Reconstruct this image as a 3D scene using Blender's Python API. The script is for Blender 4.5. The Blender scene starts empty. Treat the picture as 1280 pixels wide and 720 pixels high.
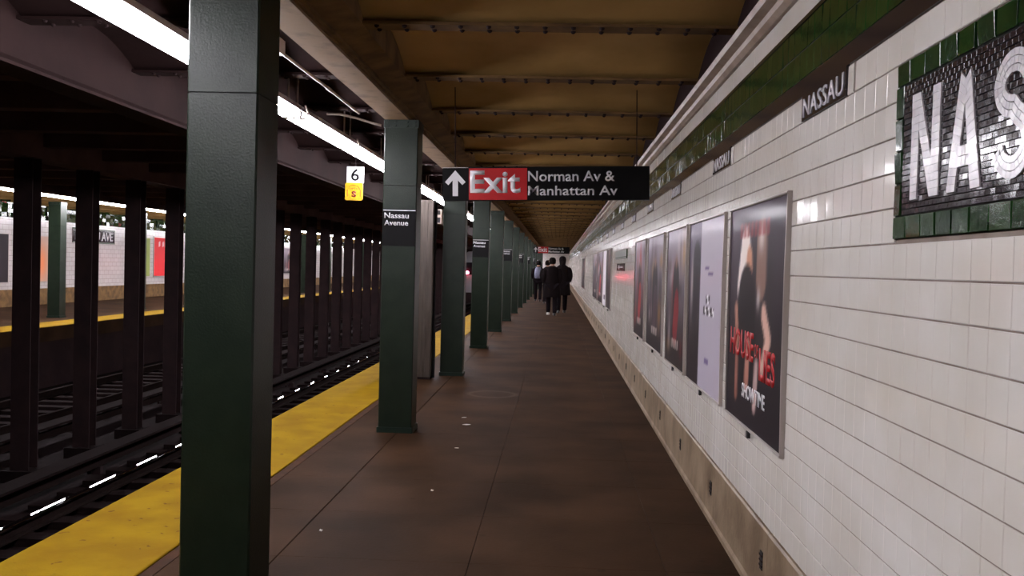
import bpy, bmesh, math, random
from mathutils import Vector, Matrix
random.seed(7)
S = bpy.context.scene
C = S.collection

# ------------------------------------------------------------ camera, world, exposure
F = 1180.0
cam = bpy.data.cameras.new('camera'); camo = bpy.data.objects.new('camera', cam); C.objects.link(camo)
cam.sensor_width = 36.0; cam.lens = F / 1280 * 36.0; cam.clip_end = 300
cy = Vector((57, 25, -F)).normalized()                 # world +Y (along the platform) seen by the lens
cz = Vector((math.sin(.027), math.cos(.027), 0)); cz = (cz - cy * cz.dot(cy)).normalized()
cx = cy.cross(cz)
camo.matrix_world = Matrix.Translation((0, 0, 1.55)) @ Matrix((cx, cy, cz)).to_4x4()
S.camera = camo
w = bpy.data.worlds.new('tunnel_air'); S.world = w; w.use_nodes = True
w.node_tree.nodes['Background'].inputs[0].default_value = (.9, .8, .8, 1)
w.node_tree.nodes['Background'].inputs[1].default_value = 0.02
S.view_settings.view_transform = 'Standard'; S.view_settings.look = 'None'
S.view_settings.gamma = 1; S.view_settings.use_curve_mapping = False
S.view_settings.exposure = 0.0
TUBE, TUBE_FAR = 68.0, 74.0                            # radiance of the tubes: near row, and the newer row across the tracks

# ------------------------------------------------------------ helpers
def srgb(r, g, b):
    f = lambda c: (c / 255 / 12.92) if c / 255 <= .04045 else ((c / 255 + .055) / 1.055) ** 2.4
    return (f(r), f(g), f(b), 1)

def mat(name, col, rough=.5, metal=0, col2=None, nscale=8, bump=0, bscale=40, emit=None, estr=0, coat=0, detail=4, spec=.5, stretch=None, lo=.35, hi=.65):
    m = bpy.data.materials.new(name); m.use_nodes = True
    n = m.node_tree.nodes; l = m.node_tree.links; b = n['Principled BSDF']
    b.inputs['Base Color'].default_value = tuple(col[:3]) + (1,)
    b.inputs['Roughness'].default_value = rough; b.inputs['Metallic'].default_value = metal
    b.inputs['Specular IOR Level'].default_value = spec
    if coat: b.inputs['Coat Weight'].default_value = coat; b.inputs['Coat Roughness'].default_value = .04
    g = n.new('ShaderNodeNewGeometry')
    src = g.outputs['Position']
    if stretch:
        mp = n.new('ShaderNodeMapping'); mp.inputs['Scale'].default_value = stretch
        l.new(src, mp.inputs['Vector']); src = mp.outputs['Vector']
    if col2:
        t = n.new('ShaderNodeTexNoise'); t.inputs['Scale'].default_value = nscale; t.inputs['Detail'].default_value = detail
        l.new(src, t.inputs['Vector'])
        r = n.new('ShaderNodeValToRGB'); r.color_ramp.elements[0].position = lo; r.color_ramp.elements[1].position = hi
        r.color_ramp.elements[0].color = tuple(col[:3]) + (1,); r.color_ramp.elements[1].color = tuple(col2[:3]) + (1,)
        l.new(t.outputs['Fac'], r.inputs['Fac']); l.new(r.outputs['Color'], b.inputs['Base Color'])
    if bump:
        t = n.new('ShaderNodeTexNoise'); t.inputs['Scale'].default_value = bscale; t.inputs['Detail'].default_value = 3
        l.new(src, t.inputs['Vector'])
        bp = n.new('ShaderNodeBump'); bp.inputs['Strength'].default_value = bump; bp.inputs['Distance'].default_value = .01
        l.new(t.outputs['Fac'], bp.inputs['Height']); l.new(bp.outputs['Normal'], b.inputs['Normal'])
    if emit:
        b.inputs['Emission Color'].default_value = tuple(emit[:3]) + (1,); b.inputs['Emission Strength'].default_value = estr
    return m

class MB:
    """collects boxes, prisms and tubes in world coordinates; build() links ONE mesh object"""
    def __init__(s): s.v = []; s.f = []; s.sm = set()
    def add(s, vs, fs, smooth=False):
        k = len(s.v); s.v += [tuple(p) for p in vs]
        if smooth: s.sm.update(range(len(s.f), len(s.f) + len(fs)))
        s.f += [tuple(i + k for i in f) for f in fs]; return s
    def box(s, x0, x1, y0, y1, z0, z1):
        if x0 > x1: x0, x1 = x1, x0
        if y0 > y1: y0, y1 = y1, y0
        if z0 > z1: z0, z1 = z1, z0
        return s.add([(x, y, z) for x in (x0, x1) for y in (y0, y1) for z in (z0, z1)],
              [(0, 1, 3, 2), (4, 6, 7, 5), (0, 4, 5, 1), (2, 3, 7, 6), (0, 2, 6, 4), (1, 5, 7, 3)])
    def cbox(s, x0, x1, y0, y1, z0, z1, c):            # box with its vertical edges chamfered
        p = [(x0 + c, y0), (x1 - c, y0), (x1, y0 + c), (x1, y1 - c), (x1 - c, y1), (x0 + c, y1), (x0, y1 - c), (x0, y0 + c)]
        return s.prism([(a, b, z0) for a, b in p], (0, 0, z1 - z0))
    def prism(s, pts, d, smooth=False):                # polygon (counter-clockwise seen against d) pushed along d
        n = len(pts); d = Vector(d)
        vs = [Vector(p) for p in pts] + [Vector(p) + d for p in pts]
        s.add(vs, [tuple(reversed(range(n))), tuple(range(n, 2 * n))])
        return s.add(vs, [(i, (i + 1) % n, (i + 1) % n + n, i + n) for i in range(n)], smooth)
    def tube(s, pts, r, n=8, cap=True):
        pts = [Vector(p) for p in pts]; rs = r if isinstance(r, (list, tuple)) else [r] * len(pts)
        vs = []; fs = []; ref = None
        for i, p in enumerate(pts):
            t = (pts[min(i + 1, len(pts) - 1)] - pts[max(i - 1, 0)]).normalized()
            a = Vector((0, 0, 1)) if abs(t.z) < .9 else Vector((1, 0, 0))
            u = t.cross(a).normalized(); v2 = t.cross(u)
            vs += [p + (u * math.cos(2 * math.pi * k / n) + v2 * math.sin(2 * math.pi * k / n)) * rs[i] for k in range(n)]
        for i in range(len(pts) - 1):
            fs += [(i * n + k, i * n + (k + 1) % n, (i + 1) * n + (k + 1) % n, (i + 1) * n + k) for k in range(n)]
        s.add(vs, fs, True)
        if cap: s.add(vs[:n], [tuple(range(n))]); s.add(vs[-n:], [tuple(reversed(range(n)))])
        return s
    def loft(s, rings, cap=True):
        n = len(rings[0]); vs = [p for r in rings for p in r]
        fs = [(i * n + k, i * n + (k + 1) % n, (i + 1) * n + (k + 1) % n, (i + 1) * n + k) for i in range(len(rings) - 1) for k in range(n)]
        s.add(vs, fs, True)
        if cap: s.add(rings[0], [tuple(reversed(range(n)))]); s.add(rings[-1], [tuple(range(n))])
        return s
    def build(s, name, m, parent=None, kind=None, loc=None):
        me = bpy.data.meshes.new(name); o = bpy.data.objects.new(name, me); C.objects.link(o)
        if parent: o.parent = parent; off = wl(parent)
        else:
            if loc is None:
                xs = [v[0] for v in s.v]; ys = [v[1] for v in s.v]; zs = [v[2] for v in s.v]
                loc = ((min(xs) + max(xs)) / 2, (min(ys) + max(ys)) / 2, min(zs))
            o.location = loc; off = Vector(loc)
        me.from_pydata([(a - off[0], b - off[1], c - off[2]) for a, b, c in s.v], [], s.f)
        if s.sm:
            for i in s.sm: me.polygons[i].use_smooth = True
        me.materials.append(m); me.update()
        bm = bmesh.new(); bm.from_mesh(me); bmesh.ops.recalc_face_normals(bm, faces=bm.faces); bm.to_mesh(me); bm.free()
        if kind: o['kind'] = kind
        return o

def wl(o):
    v = Vector((0, 0, 0))
    while o: v = v + o.location; o = o.parent
    return v
def tag(o, label=None, cat=None, group=None, kind=None):
    if label: o['label'] = label
    if cat: o['category'] = cat
    if group: o['group'] = group
    if kind: o['kind'] = kind
    return o
def thing(name, label, cat, loc, group=None, kind=None):
    o = bpy.data.objects.new(name, None); C.objects.link(o); o.location = loc; o.empty_display_size = .1
    return tag(o, label, cat, group, kind)
def struct(name, loc=(0, 0, 0), label=None, cat=None):
    return thing(name, label, cat, loc, kind='structure')
def kids(o): return [c for c in o.children]
def dup(o, parent=None):
    c = o.copy(); C.objects.link(c); c.parent = parent
    for ch in KIDS.get(o.name, kids(o)): dup(ch, c)
    return c
KIDS = {}
def remember(o):
    KIDS[o.name] = list(o.children)
    for c in o.children: remember(c)
ONES = ['', 'first', 'second', 'third', 'fourth', 'fifth', 'sixth', 'seventh', 'eighth', 'ninth', 'tenth', 'eleventh', 'twelfth', 'thirteenth', 'fourteenth', 'fifteenth', 'sixteenth', 'seventeenth', 'eighteenth', 'nineteenth']
TENS = {2: ('twentieth', 'twenty'), 3: ('thirtieth', 'thirty'), 4: ('fortieth', 'forty'), 5: ('fiftieth', 'fifty')}
def nth(k):
    if k < 20: return ONES[k]
    t, r = divmod(k, 10)
    return TENS[t][0] if r == 0 else TENS[t][1] + '-' + ONES[r]

def text(body, m, parent, name, org, right, up, w_, h_, depth=.002, bold=.012, spacing=1.0, line=1.0, kind=None):
    """lettering whose box lower-left corner is org, w_ wide and h_ high"""
    cu = bpy.data.curves.new('t', 'FONT'); cu.body = body; cu.offset = bold; cu.extrude = 0; cu.space_character = spacing
    cu.space_line = line; cu.resolution_u = 3
    t = bpy.data.objects.new('t', cu); C.objects.link(t); bpy.context.view_layer.update()
    me = bpy.data.meshes.new_from_object(t.evaluated_get(bpy.context.evaluated_depsgraph_get()))
    bpy.data.objects.remove(t); bpy.data.curves.remove(cu)
    xs = [v.co.x for v in me.vertices]; ys = [v.co.y for v in me.vertices]
    sx = w_ / (max(xs) - min(xs)); sy = h_ / (max(ys) - min(ys)); x0 = min(xs); y0 = min(ys)
    R, U, O = Vector(right), Vector(up), Vector(org); N = R.cross(U)
    bm = bmesh.new(); bm.from_mesh(me)
    bmesh.ops.remove_doubles(bm, verts=bm.verts, dist=1e-5)
    ret = bmesh.ops.extrude_face_region(bm, geom=list(bm.faces))
    top = [g for g in ret['geom'] if isinstance(g, bmesh.types.BMVert)]; tops = set(top)
    off = wl(parent)
    for v in bm.verts:
        p = O + R * ((v.co.x - x0) * sx) + U * ((v.co.y - y0) * sy) + N * (depth if v in tops else 0)
        v.co = p - off
    bmesh.ops.recalc_face_normals(bm, faces=bm.faces)
    bm.to_mesh(me); bm.free(); me.materials.clear(); me.materials.append(m); me.name = name
    o = bpy.data.objects.new(name, me); C.objects.link(o); o.parent = parent
    if kind: o['kind'] = kind
    return o

# ------------------------------------------------------------ materials
M = dict(
 tile=mat('white_glazed_tile', srgb(220, 213, 203), .13, col2=srgb(230, 225, 219), nscale=2.2, bump=.05, bscale=9),
 tile2=mat('cream_glazed_tile', srgb(188, 178, 164), .17, col2=srgb(200, 192, 182), nscale=3, bump=.06, bscale=9),
 grout=mat('brown_grout', srgb(118, 102, 92), .9, col2=srgb(145, 132, 122), nscale=5),
 greent=mat('green_glazed_tile', srgb(16, 42, 15), .12, col2=srgb(28, 62, 22), nscale=9, bump=.1, bscale=22),
 blackt=mat('black_glazed_tile', srgb(30, 24, 26), .15, col2=srgb(44, 34, 36), nscale=30),
 mosb=mat('dark_maroon_tessera', srgb(26, 17, 20), .14, col2=srgb(42, 28, 32), nscale=40),
 mosw=mat('white_tessera', srgb(238, 234, 236), .2, col2=srgb(222, 216, 222), nscale=30),
 base=mat('stained_base_stone', srgb(98, 78, 56), .5, col2=srgb(142, 122, 98), nscale=3.5, bump=.2, bscale=30, detail=8),
 mould=mat('painted_moulding', srgb(150, 132, 118), .4, col2=srgb(176, 160, 146), nscale=6),
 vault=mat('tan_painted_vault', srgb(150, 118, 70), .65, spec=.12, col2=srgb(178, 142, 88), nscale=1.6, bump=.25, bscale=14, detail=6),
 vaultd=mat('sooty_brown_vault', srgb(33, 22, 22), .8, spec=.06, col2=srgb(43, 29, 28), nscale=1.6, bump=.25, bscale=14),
 flange=mat('cream_painted_steel', srgb(128, 102, 74), .6, spec=.2, col2=srgb(98, 74, 48), nscale=6, bump=.1, bscale=30, lo=.5, hi=.75),
 brownp=mat('brown_painted_steel', srgb(120, 92, 58), .75, spec=.1, col2=srgb(88, 66, 44), nscale=5, bump=.15),
 tceil=mat('sooty_track_roof', srgb(84, 64, 62), .95, spec=.03, col2=srgb(70, 52, 50), nscale=2),
 darks=mat('sooty_dark_steel', srgb(36, 26, 27), .85, spec=.08, col2=srgb(44, 31, 31), nscale=4, bump=.15, bscale=20),
 soot=mat('sooty_concrete', srgb(40, 29, 30), .9, spec=.05, col2=srgb(48, 35, 35), nscale=1.5, bump=.3, bscale=10),
 ballast=mat('black_track_bed', srgb(22, 15, 15), .95, spec=.03, col2=srgb(28, 20, 20), nscale=8, bump=.5, bscale=20),
 sleeper=mat('dark_timber_sleeper', srgb(21, 14, 14), .95, spec=.03, col2=srgb(29, 20, 19), nscale=10, bump=.3, stretch=(.3, 3, 3)),
 rail=mat('polished_rail_steel', srgb(150, 146, 150), .035, 1),
 railweb=mat('rusty_rail_web', srgb(22, 15, 14), .95, spec=.03, col2=srgb(28, 19, 17), nscale=12),
 yellow=mat('yellow_edge_paint', srgb(136, 107, 8), .75, spec=.05, col2=srgb(122, 91, 6), nscale=3, bump=.2, bscale=60, detail=8),
 orange=mat('worn_orange_edge', srgb(66, 40, 22), .8, spec=.1, col2=srgb(50, 32, 20), nscale=8),
 pil=mat('glossy_green_pillar_paint', srgb(17, 27, 18), .38, spec=.24, col2=srgb(24, 34, 23), nscale=7, bump=.14, bscale=110),
 pild=mat('dark_green_pillar_paint', srgb(19, 32, 24), .4, spec=.3, col2=srgb(24, 37, 28), nscale=7, bump=.14, bscale=110),
 white=mat('white_enamel', srgb(222, 220, 224), .4),
 chan=mat('white_light_channel', srgb(210, 205, 210), .45),
 black=mat('black_enamel', srgb(13, 12, 13), .6, spec=.12),
 red=mat('red_enamel', srgb(172, 26, 30), .45, spec=.3),
 ylw=mat('yellow_sign_enamel', srgb(214, 168, 20), .4, col2=srgb(190, 140, 16), nscale=20),
 dred=mat('dark_red_ink', srgb(110, 30, 24), .5),
 ssteel=mat('brushed_steel', srgb(92, 84, 78), .38, .6, col2=srgb(74, 66, 60), nscale=4, stretch=(8, 8, .6)),
 conduit=mat('galvanised_conduit', srgb(170, 158, 150), .4, .5),
 tubef=mat('newer_fluorescent_tube', (.9, .9, .92, 1), .3, emit=(.94, .91, .97), estr=TUBE_FAR),
 tube=mat('fluorescent_tube', (.9, .9, .92, 1), .3, emit=(.94, .91, .97), estr=TUBE),
 frame=mat('aluminium_poster_frame', srgb(176, 166, 160), .3, .4),
 hole=mat('dark_opening', srgb(18, 14, 14), .9),
 signg=mat('dark_green_enamel', srgb(44, 58, 34), .4),
 coat=mat('black_wool_coat', srgb(19, 14, 15), .95, col2=srgb(24, 18, 19), nscale=30, spec=.05),
 coat2=mat('charcoal_jacket', srgb(22, 17, 18), .95, col2=srgb(28, 22, 23), nscale=30, spec=.05),
 trous=mat('dark_trousers', srgb(20, 16, 19), .95, col2=srgb(28, 22, 25), nscale=30, spec=.05),
 hair=mat('dark_hair', srgb(20, 15, 14), .85, spec=.06),
 skin=mat('skin', srgb(150, 112, 92), .55),
 shoe=mat('black_shoe', srgb(24, 22, 22), .4), shoew=mat('white_trainer', srgb(205, 200, 198), .5),
 pack=mat('grey_blue_backpack', srgb(112, 112, 132), .8, col2=srgb(92, 92, 112), nscale=25),
 scrap=mat('white_paper_scrap', srgb(215, 210, 205), .6),
 tsteel=mat('train_stainless', srgb(150, 148, 152), .35, .8), glass=mat('dark_train_glass', srgb(24, 24, 28), .06),
 lampr=mat('red_lamp_lens', srgb(200, 20, 30), .3, emit=(1, .04, .09), estr=170),
)
# floor: brown concrete with grime, gum spots and one faint ring stain
def floor_mat():
    m = mat('brown_platform_concrete', srgb(39, 25, 14), .66, spec=.03, col2=srgb(60, 41, 27), nscale=1.3, bump=.15, bscale=45, detail=9)
    n = m.node_tree.nodes; l = m.node_tree.links; b = n['Principled BSDF']
    ramp = [x for x in n if x.type == 'VALTORGB'][0]
    g = [x for x in n if x.type == 'NEW_GEOMETRY'][0]
    v = n.new('ShaderNodeTexVoronoi'); v.inputs['Scale'].default_value = 3.2; l.new(g.outputs['Position'], v.inputs['Vector'])
    r = n.new('ShaderNodeValToRGB'); r.color_ramp.elements[0].position = .06; r.color_ramp.elements[1].position = .1
    r.color_ramp.elements[0].color = (.55, .55, .55, 1); r.color_ramp.elements[1].color = (1, 1, 1, 1)
    l.new(v.outputs['Distance'], r.inputs['Fac'])
    mx = n.new('ShaderNodeMix'); mx.data_type = 'RGBA'; mx.blend_type = 'MULTIPLY'; mx.inputs[0].default_value = .6
    l.new(ramp.outputs['Color'], mx.inputs[6]); l.new(r.outputs['Color'], mx.inputs[7])
    d = n.new('ShaderNodeVectorMath'); d.operation = 'DISTANCE'; d.inputs[1].default_value = (-.75, 11.4, 0); l.new(g.outputs['Position'], d.inputs[0])
    s1 = n.new('ShaderNodeValToRGB'); e = s1.color_ramp.elements
    e[0].position = .22; e[0].color = (0, 0, 0, 1); e[1].position = .34; e[1].color = (0, 0, 0, 1)
    k = e.new(.28); k.color = (1, 1, 1, 1); l.new(d.outputs['Value'], s1.inputs['Fac'])
    ml = n.new('ShaderNodeMath'); ml.operation = 'MULTIPLY'; ml.inputs[1].default_value = .3; l.new(s1.outputs['Color'], ml.inputs[0])
    m2 = n.new('ShaderNodeMix'); m2.data_type = 'RGBA'; l.new(ml.outputs[0], m2.inputs[0]); l.new(mx.outputs[2], m2.inputs[6])
    m2.inputs[7].default_value = srgb(96, 82, 76); l.new(m2.outputs[2], b.inputs['Base Color'])
    return m
M['floor'] = floor_mat()
# yellow strip with brown dirt specks
def specks(m):
    n = m.node_tree.nodes; l = m.node_tree.links; b = n['Principled BSDF']; ramp = [x for x in n if x.type == 'VALTORGB'][0]
    g = [x for x in n if x.type == 'NEW_GEOMETRY'][0]
    t = n.new('ShaderNodeTexNoise'); t.inputs['Scale'].default_value = 16; t.inputs['Detail'].default_value = 2; l.new(g.outputs['Position'], t.inputs['Vector'])
    r = n.new('ShaderNodeValToRGB'); r.color_ramp.elements[0].position = .68; r.color_ramp.elements[1].position = .74
    l.new(t.outputs['Fac'], r.inputs['Fac'])
    mx = n.new('ShaderNodeMix'); mx.data_type = 'RGBA'; l.new(r.outputs['Color'], mx.inputs[0]); l.new(ramp.outputs['Color'], mx.inputs[6])
    mx.inputs[7].default_value = srgb(96, 62, 24); l.new(mx.outputs[2], b.inputs['Base Color'])
specks(M['yellow'])
# far tiled wall: too far away to pick its tiles apart
def fartile():
    m = mat('distant_white_tile', srgb(196, 190, 186), .2, bump=0)
    n = m.node_tree.nodes; l = m.node_tree.links; b = n['Principled BSDF']
    g = [x for x in n if x.type == 'NEW_GEOMETRY'][0]
    sp = n.new('ShaderNodeSeparateXYZ'); cb = n.new('ShaderNodeCombineXYZ'); l.new(g.outputs['Position'], sp.inputs[0])
    ad = n.new('ShaderNodeMath'); ad.operation = 'ADD'; l.new(sp.outputs['X'], ad.inputs[0]); l.new(sp.outputs['Y'], ad.inputs[1])
    l.new(ad.outputs[0], cb.inputs[0]); l.new(sp.outputs['Z'], cb.inputs[1])
    br = n.new('ShaderNodeTexBrick'); br.inputs['Scale'].default_value = 1; br.inputs['Brick Width'].default_value = .3; br.inputs['Row Height'].default_value = .15
    br.inputs['Mortar Size'].default_value = .006; br.inputs['Color1'].default_value = srgb(198, 190, 188); br.inputs['Color2'].default_value = srgb(190, 182, 180)
    br.inputs['Mortar'].default_value = srgb(150, 138, 130); br.offset = .5
    l.new(cb.outputs[0], br.inputs['Vector']); l.new(br.outputs['Color'], b.inputs['Base Color'])
    return m
M['fartile'] = fartile()

YB, YE = -7.0, 88.0          # the built length of the station
DB, D = 4.0, 4.57            # pillar grid
WX = 1.0                     # tiled wall plane on the right
PITCH = .1062
ROW0 = .374                  # lowest tile row starts on the stone base

# ------------------------------------------------------------ platform floor
floor = struct('floor')
MB().box(-2.75, 1.1, YB, YE, -.35, -.03).build('platform_bed', M['soot'], floor)
cols = [(-1.93, -1.43), (-1.43, -.42), (-.42, .6), (.6, 1.06)]
def slab(mb, x0, x1, y0, y1):
    g = .0045 if x1 < -1 else .001; c = .002
    x0 += .001; x1 -= g; y0 += .0006; y1 -= .0006
    mb.add([(x0, y0, -.03), (x1, y0, -.03), (x1, y1, -.03), (x0, y1, -.03),
            (x0, y0, -c), (x1, y0, -c), (x1, y1, -c), (x0, y1, -c),
            (x0 + c, y0 + c, 0), (x1 - c, y0 + c, 0), (x1 - c, y1 - c, 0), (x0 + c, y1 - c, 0)],
           [(0, 1, 5, 4), (1, 2, 6, 5), (2, 3, 7, 6), (3, 0, 4, 7), (4, 5, 9, 8), (5, 6, 10, 9), (6, 7, 11, 10), (7, 4, 8, 11), (8, 9, 10, 11)])
far_slabs = MB(); y = 4.87 - 3 * .93
while y > YB + 1: y -= .93
while y < YE - 1:
    for x0, x1 in cols:
        if 0 < y < 22: mb = MB(); slab(mb, x0, x1, y, y + .93); mb.build('slab', M['floor'], floor)
        else: slab(far_slabs, x0, x1, y, y + .93)
    y += .93
far_slabs.build('slabs', M['floor'], floor, 'stuff')
MB().box(-2.0, -1.934, YB, YE, -.03, -.001).build('worn_joint', M['orange'], floor)
strip = MB()
strip.prism([(-2.75, YB, -.02), (-2.004, YB, -.02), (-2.004, YB, .004), (-2.010, YB, .010), (-2.735, YB, .010), (-2.75, YB, -.004)], (0, YE - YB, 0))
o = strip.build('yellow_edge_strip', M['yellow'], floor); o['label'] = 'yellow painted warning strip speckled with dirt'
MB().box(-2.72, -2.60, YB, YE, -1.35, -.03).build('platform_face', M['soot'], floor)
MB().box(-2.75, -2.60, YB, YE, -.12, -.021).build('edge_nosing', M['darks'], floor)

# ------------------------------------------------------------ right wall: grout, tiles, green band, moulding, base
wall = struct('wall_right')
MB().box(WX + .006, 1.3, YB, YE, -.03, 3.3).build('grout', M['grout'], wall)
def visible(y, z, pad=0):
    d = Vector((WX, y, z - 1.55)); c = Vector((cx.dot(d), 0, 0))
    k = Matrix((cx, cy, cz)).transposed() @ d
    k = Vector((cx.x * d.x + cy.x * d.y + cz.x * d.z, cx.y * d.x + cy.y * d.y + cz.y * d.z, cx.z * d.x + cy.z * d.y + cz.z * d.z))
    if k.z > -.1: return False
    px = 640 - F * k.x / k.z * 1; py = 360 + F * k.y / k.z
    return -pad < px < 1280 + pad and -pad < py < 720 + pad
def tile(mb, y0, y1, z0, z1, d=.006, tilt=.006, gy=.0007, gz=.0022, x=WX, c=.002):
    y0 += gy; y1 -= gy; z0 += gz; z1 -= gz
    a = random.gauss(0, tilt) * (y1 - y0) / 2; b = random.gauss(0, tilt) * (z1 - z0) / 2
    X = x + .005
    f = lambda sy, sz: x - d + .006 + a * sy + b * sz
    vs = [(X, y0, z0), (X, y1, z0), (X, y1, z1), (X, y0, z1)]
    vs += [(f(-1, -1) + c, y0, z0), (f(1, -1) + c, y1, z0), (f(1, 1) + c, y1, z1), (f(-1, 1) + c, y0, z1)]
    vs += [(f(-1, -1), y0 + c, z0 + c), (f(1, -1), y1 - c, z0 + c), (f(1, 1), y1 - c, z1 - c), (f(-1, 1), y0 + c, z1 - c)]
    mb.add(vs, [(0, 1, 5, 4), (1, 2, 6, 5), (2, 3, 7, 6), (3, 0, 4, 7), (4, 5, 9, 8), (5, 6, 10, 9), (6, 7, 11, 10), (7, 4, 8, 11), (8, 9, 10, 11)])
SY0, SY1, SZ0, SZ1 = .13, 2.87, 1.66, 2.175          # the big mosaic name tablet
PL = [3.385 + 2.24 * k for k in range(37)]             # little name tablets below the band
rows = [ROW0 + PITCH * k for k in range(18)]
cand = []; field = MB()
ny = int((60 - YB) / PITCH)
for r, z in enumerate(rows):
    for k in range(ny):
        y = SY1 - PITCH * int((SY1 - YB) / PITCH) + k * PITCH
        if y + PITCH > SY0 + .01 and y < SY1 - .01 and z + PITCH > SZ0 + .01 and z < SZ1 - .01: continue
        if r == 17 and any(p - .05 < y + PITCH / 2 < p + .65 for p in PL): 
            continue
        if y < 5.0 and visible(y + PITCH / 2, z + PITCH / 2): cand.append((y, z))
        else: tile(field, y, y + PITCH, z, z + PITCH - (.0 if r < 17 else .0))
cand.sort(key=lambda t: t[0])
for i, (y, z) in enumerate(cand):
    if i < 300: mb = MB(); tile(mb, y, y + PITCH, z, z + PITCH); mb.build('tile', M['tile'], wall)
    else: tile(field, y, y + PITCH, z, z + PITCH)
yend = SY1 - PITCH * int((SY1 - YB) / PITCH) + ny * PITCH
y = yend
while y < YE:
    for z in rows: tile(field, y, y + .32, z, z + PITCH)
    y += .32
# fill tiles either side of the little tablets
for p in PL:
    if p < 60: tile(field, p + .602, p + .602 + .06, rows[17], rows[17] + PITCH); tile(field, p - .062, p - .002, rows[17], rows[17] + PITCH)
field.build('tile_field', M['tile'], wall, 'stuff')
MB().box(WX + .0, 1.1, YB, YE, 2.845, 3.29).build('upper_wall', M['soot'], wall)
band = struct('trim_1')
MB().box(WX - .004, 1.02, YB, YE, 2.288, 2.36).build('black_border', M['blackt'], band)['label'] = 'black tile border under the green band'
gfar = MB(); y = YB
while y < YE:
    st = PITCH if y < 45 else PITCH * 3
    for z0 in (2.362, 2.481):
        if 3.3 < y < 6.6: mb = MB(); tile(mb, y, y + st, z0, z0 + .118, d=.010, tilt=.012); mb.build('green_tile', M['greent'], band)
        else: tile(gfar, y, y + st, z0, z0 + .118, d=.010, tilt=.012)
    y += st
gfar.build('green_tiles', M['greent'], band, 'stuff')
MB().box(WX - .006, 1.02, YB, YE, 2.6, 2.618).build('black_line', M['blackt'], band)
t2 = struct('trim_2'); wf = MB(); y = YB
while y < YE: tile(wf, y, y + .6, 2.62, 2.725, d=.008, gy=.002); y += .6
wf.build('white_tiles', M['tile'], t2, 'stuff')
t3 = struct('trim_3')
y = YB
while y < YE:
    L = 3.2
    MB().prism([(1.05, y, 2.726), (.985, y, 2.73), (.962, y, 2.75), (.955, y, 2.775), (.985, y, 2.785), (.975, y, 2.80), (.93, y, 2.812), (.918, y, 2.84), (1.05, y, 2.85)], (0, min(L, YE - y) - .004, 0)).build('moulding_length', M['mould'], t3)
    y += L
bb = struct('baseboard_right'); y = 4.42 - 1.45 * 8 - .1
wi = 0
while y < YE:
    x0 = WX - .012
    MB().prism([(1.06, y, -.02), (x0 - .012, y, -.02), (x0 - .012, y, .03), (x0 - .004, y, .05), (x0, y, .36), (x0 + .008, y, .37), (1.06, y, .37)], (0, 1.446, 0)).build('base_slab', M['base'], bb)
    if -1 < y < 60:
        h = MB(); h.box(x0 - .006, x0 + .02, y + .08, y + .13, .17, .255)
        v = h.build('weep_vent', M['hole'], bb)
        for q in range(3): MB().box(x0 - .009, x0 + .0, y + .078, y + .132, .185 + q * .024, .193 + q * .024).build('vent_bar', M['darks'], v)
    y += 1.45

# big mosaic tablet: border tiles, tesserae, letters
tab = thing('mosaic_name_tablet', 'large wall mosaic with white letters on dark tesserae inside green tile border', 'mosaic sign', (WX, 1.5, SZ0))
for z0, z1 in ((SZ0, SZ0 + .067), (SZ1 - .067, SZ1)):
    y = SY1
    while y > SY0 + .01:
        mb = MB(); tile(mb, y - .0995, y, z0, z1, d=.012, tilt=.03, gy=.0015, c=.001); mb.build('border_tile', M['greent'], tab); y -= .1054
for y1 in (SY1, SY0 + .055):
    for q in range(4):
        z0 = SZ0 + .067 + q * .0953; mb = MB(); tile(mb, y1 - .055, y1, z0, z0 + .0953, d=.012, tilt=.03); mb.build('border_tile', M['greent'], tab)
MB().box(WX + .001, WX + .005, SY0, SY1, SZ0, SZ1).build('tablet_bed', M['hole'], tab)
IY0, IY1, IZ0, IZ1 = SY0 + .057, SY1 - .057, SZ0 + .069, SZ1 - .069
bg = MB(); z = IZ0; k = 0
while z < IZ1 - .005:
    y = IY0 + (k % 2) * .014
    while y < IY1:
        yy = min(y + .027, IY1)
        if yy - y > .004: tile(bg, y, yy, z, min(z + .0163, IZ1), d=.0095, tilt=.012, gy=.0004, gz=.001, c=.0005)
        y += .028
    z += .0163; k += 1
bg.build('dark_tesserae', M['mosb'], tab, 'stuff')
LH0, LH1 = 1.768, 2.065
def quad(mb, pts, d=.0045):                       # little raised tessera, slightly shrunk and tilted
    c = Vector((sum(p[0] for p in pts) / 4, sum(p[1] for p in pts) / 4)); tl = (random.gauss(0, .015), 0)
    f = []; b = []
    for p in pts:
        v = Vector(p); e = (c - v); v = v + e.normalized() * min(.0011, e.length * .1)
        dx = (v.x - c.x) * tl[0] + (v.y - c.y) * tl[1]
        f.append((WX - .003 - d + dx, v.x, v.y)); b.append((WX + .001, v.x, v.y))
    mb.add(f + b, [(0, 1, 2, 3), (4, 7, 6, 5), (0, 4, 5, 1), (1, 5, 6, 2), (2, 6, 7, 3), (3, 7, 4, 0)])
def band_quads(mb, A, B, n, lanes=1):             # A, B: matching edge polylines, as (u, v) in letter units
    def at(P, t):
        t *= len(P) - 1; i = min(int(t), len(P) - 2); t -= i
        return (P[i][0] * (1 - t) + P[i + 1][0] * t, P[i][1] * (1 - t) + P[i + 1][1] * t)
    for i in range(n):
        a0, a1, b0, b1 = at(A, i / n), at(A, (i + 1) / n), at(B, i / n), at(B, (i + 1) / n)
        for q in range(lanes):
            s, e = q / lanes, (q + 1) / lanes
            L = lambda p, r, t: (p[0] * (1 - t) + r[0] * t, p[1] * (1 - t) + r[1] * t)
            yield_q = [L(a0, b0, s), L(a1, b1, s), L(a1, b1, e), L(a0, b0, e)]
            quad(mb, [MAP(p) for p in yield_q])
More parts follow.
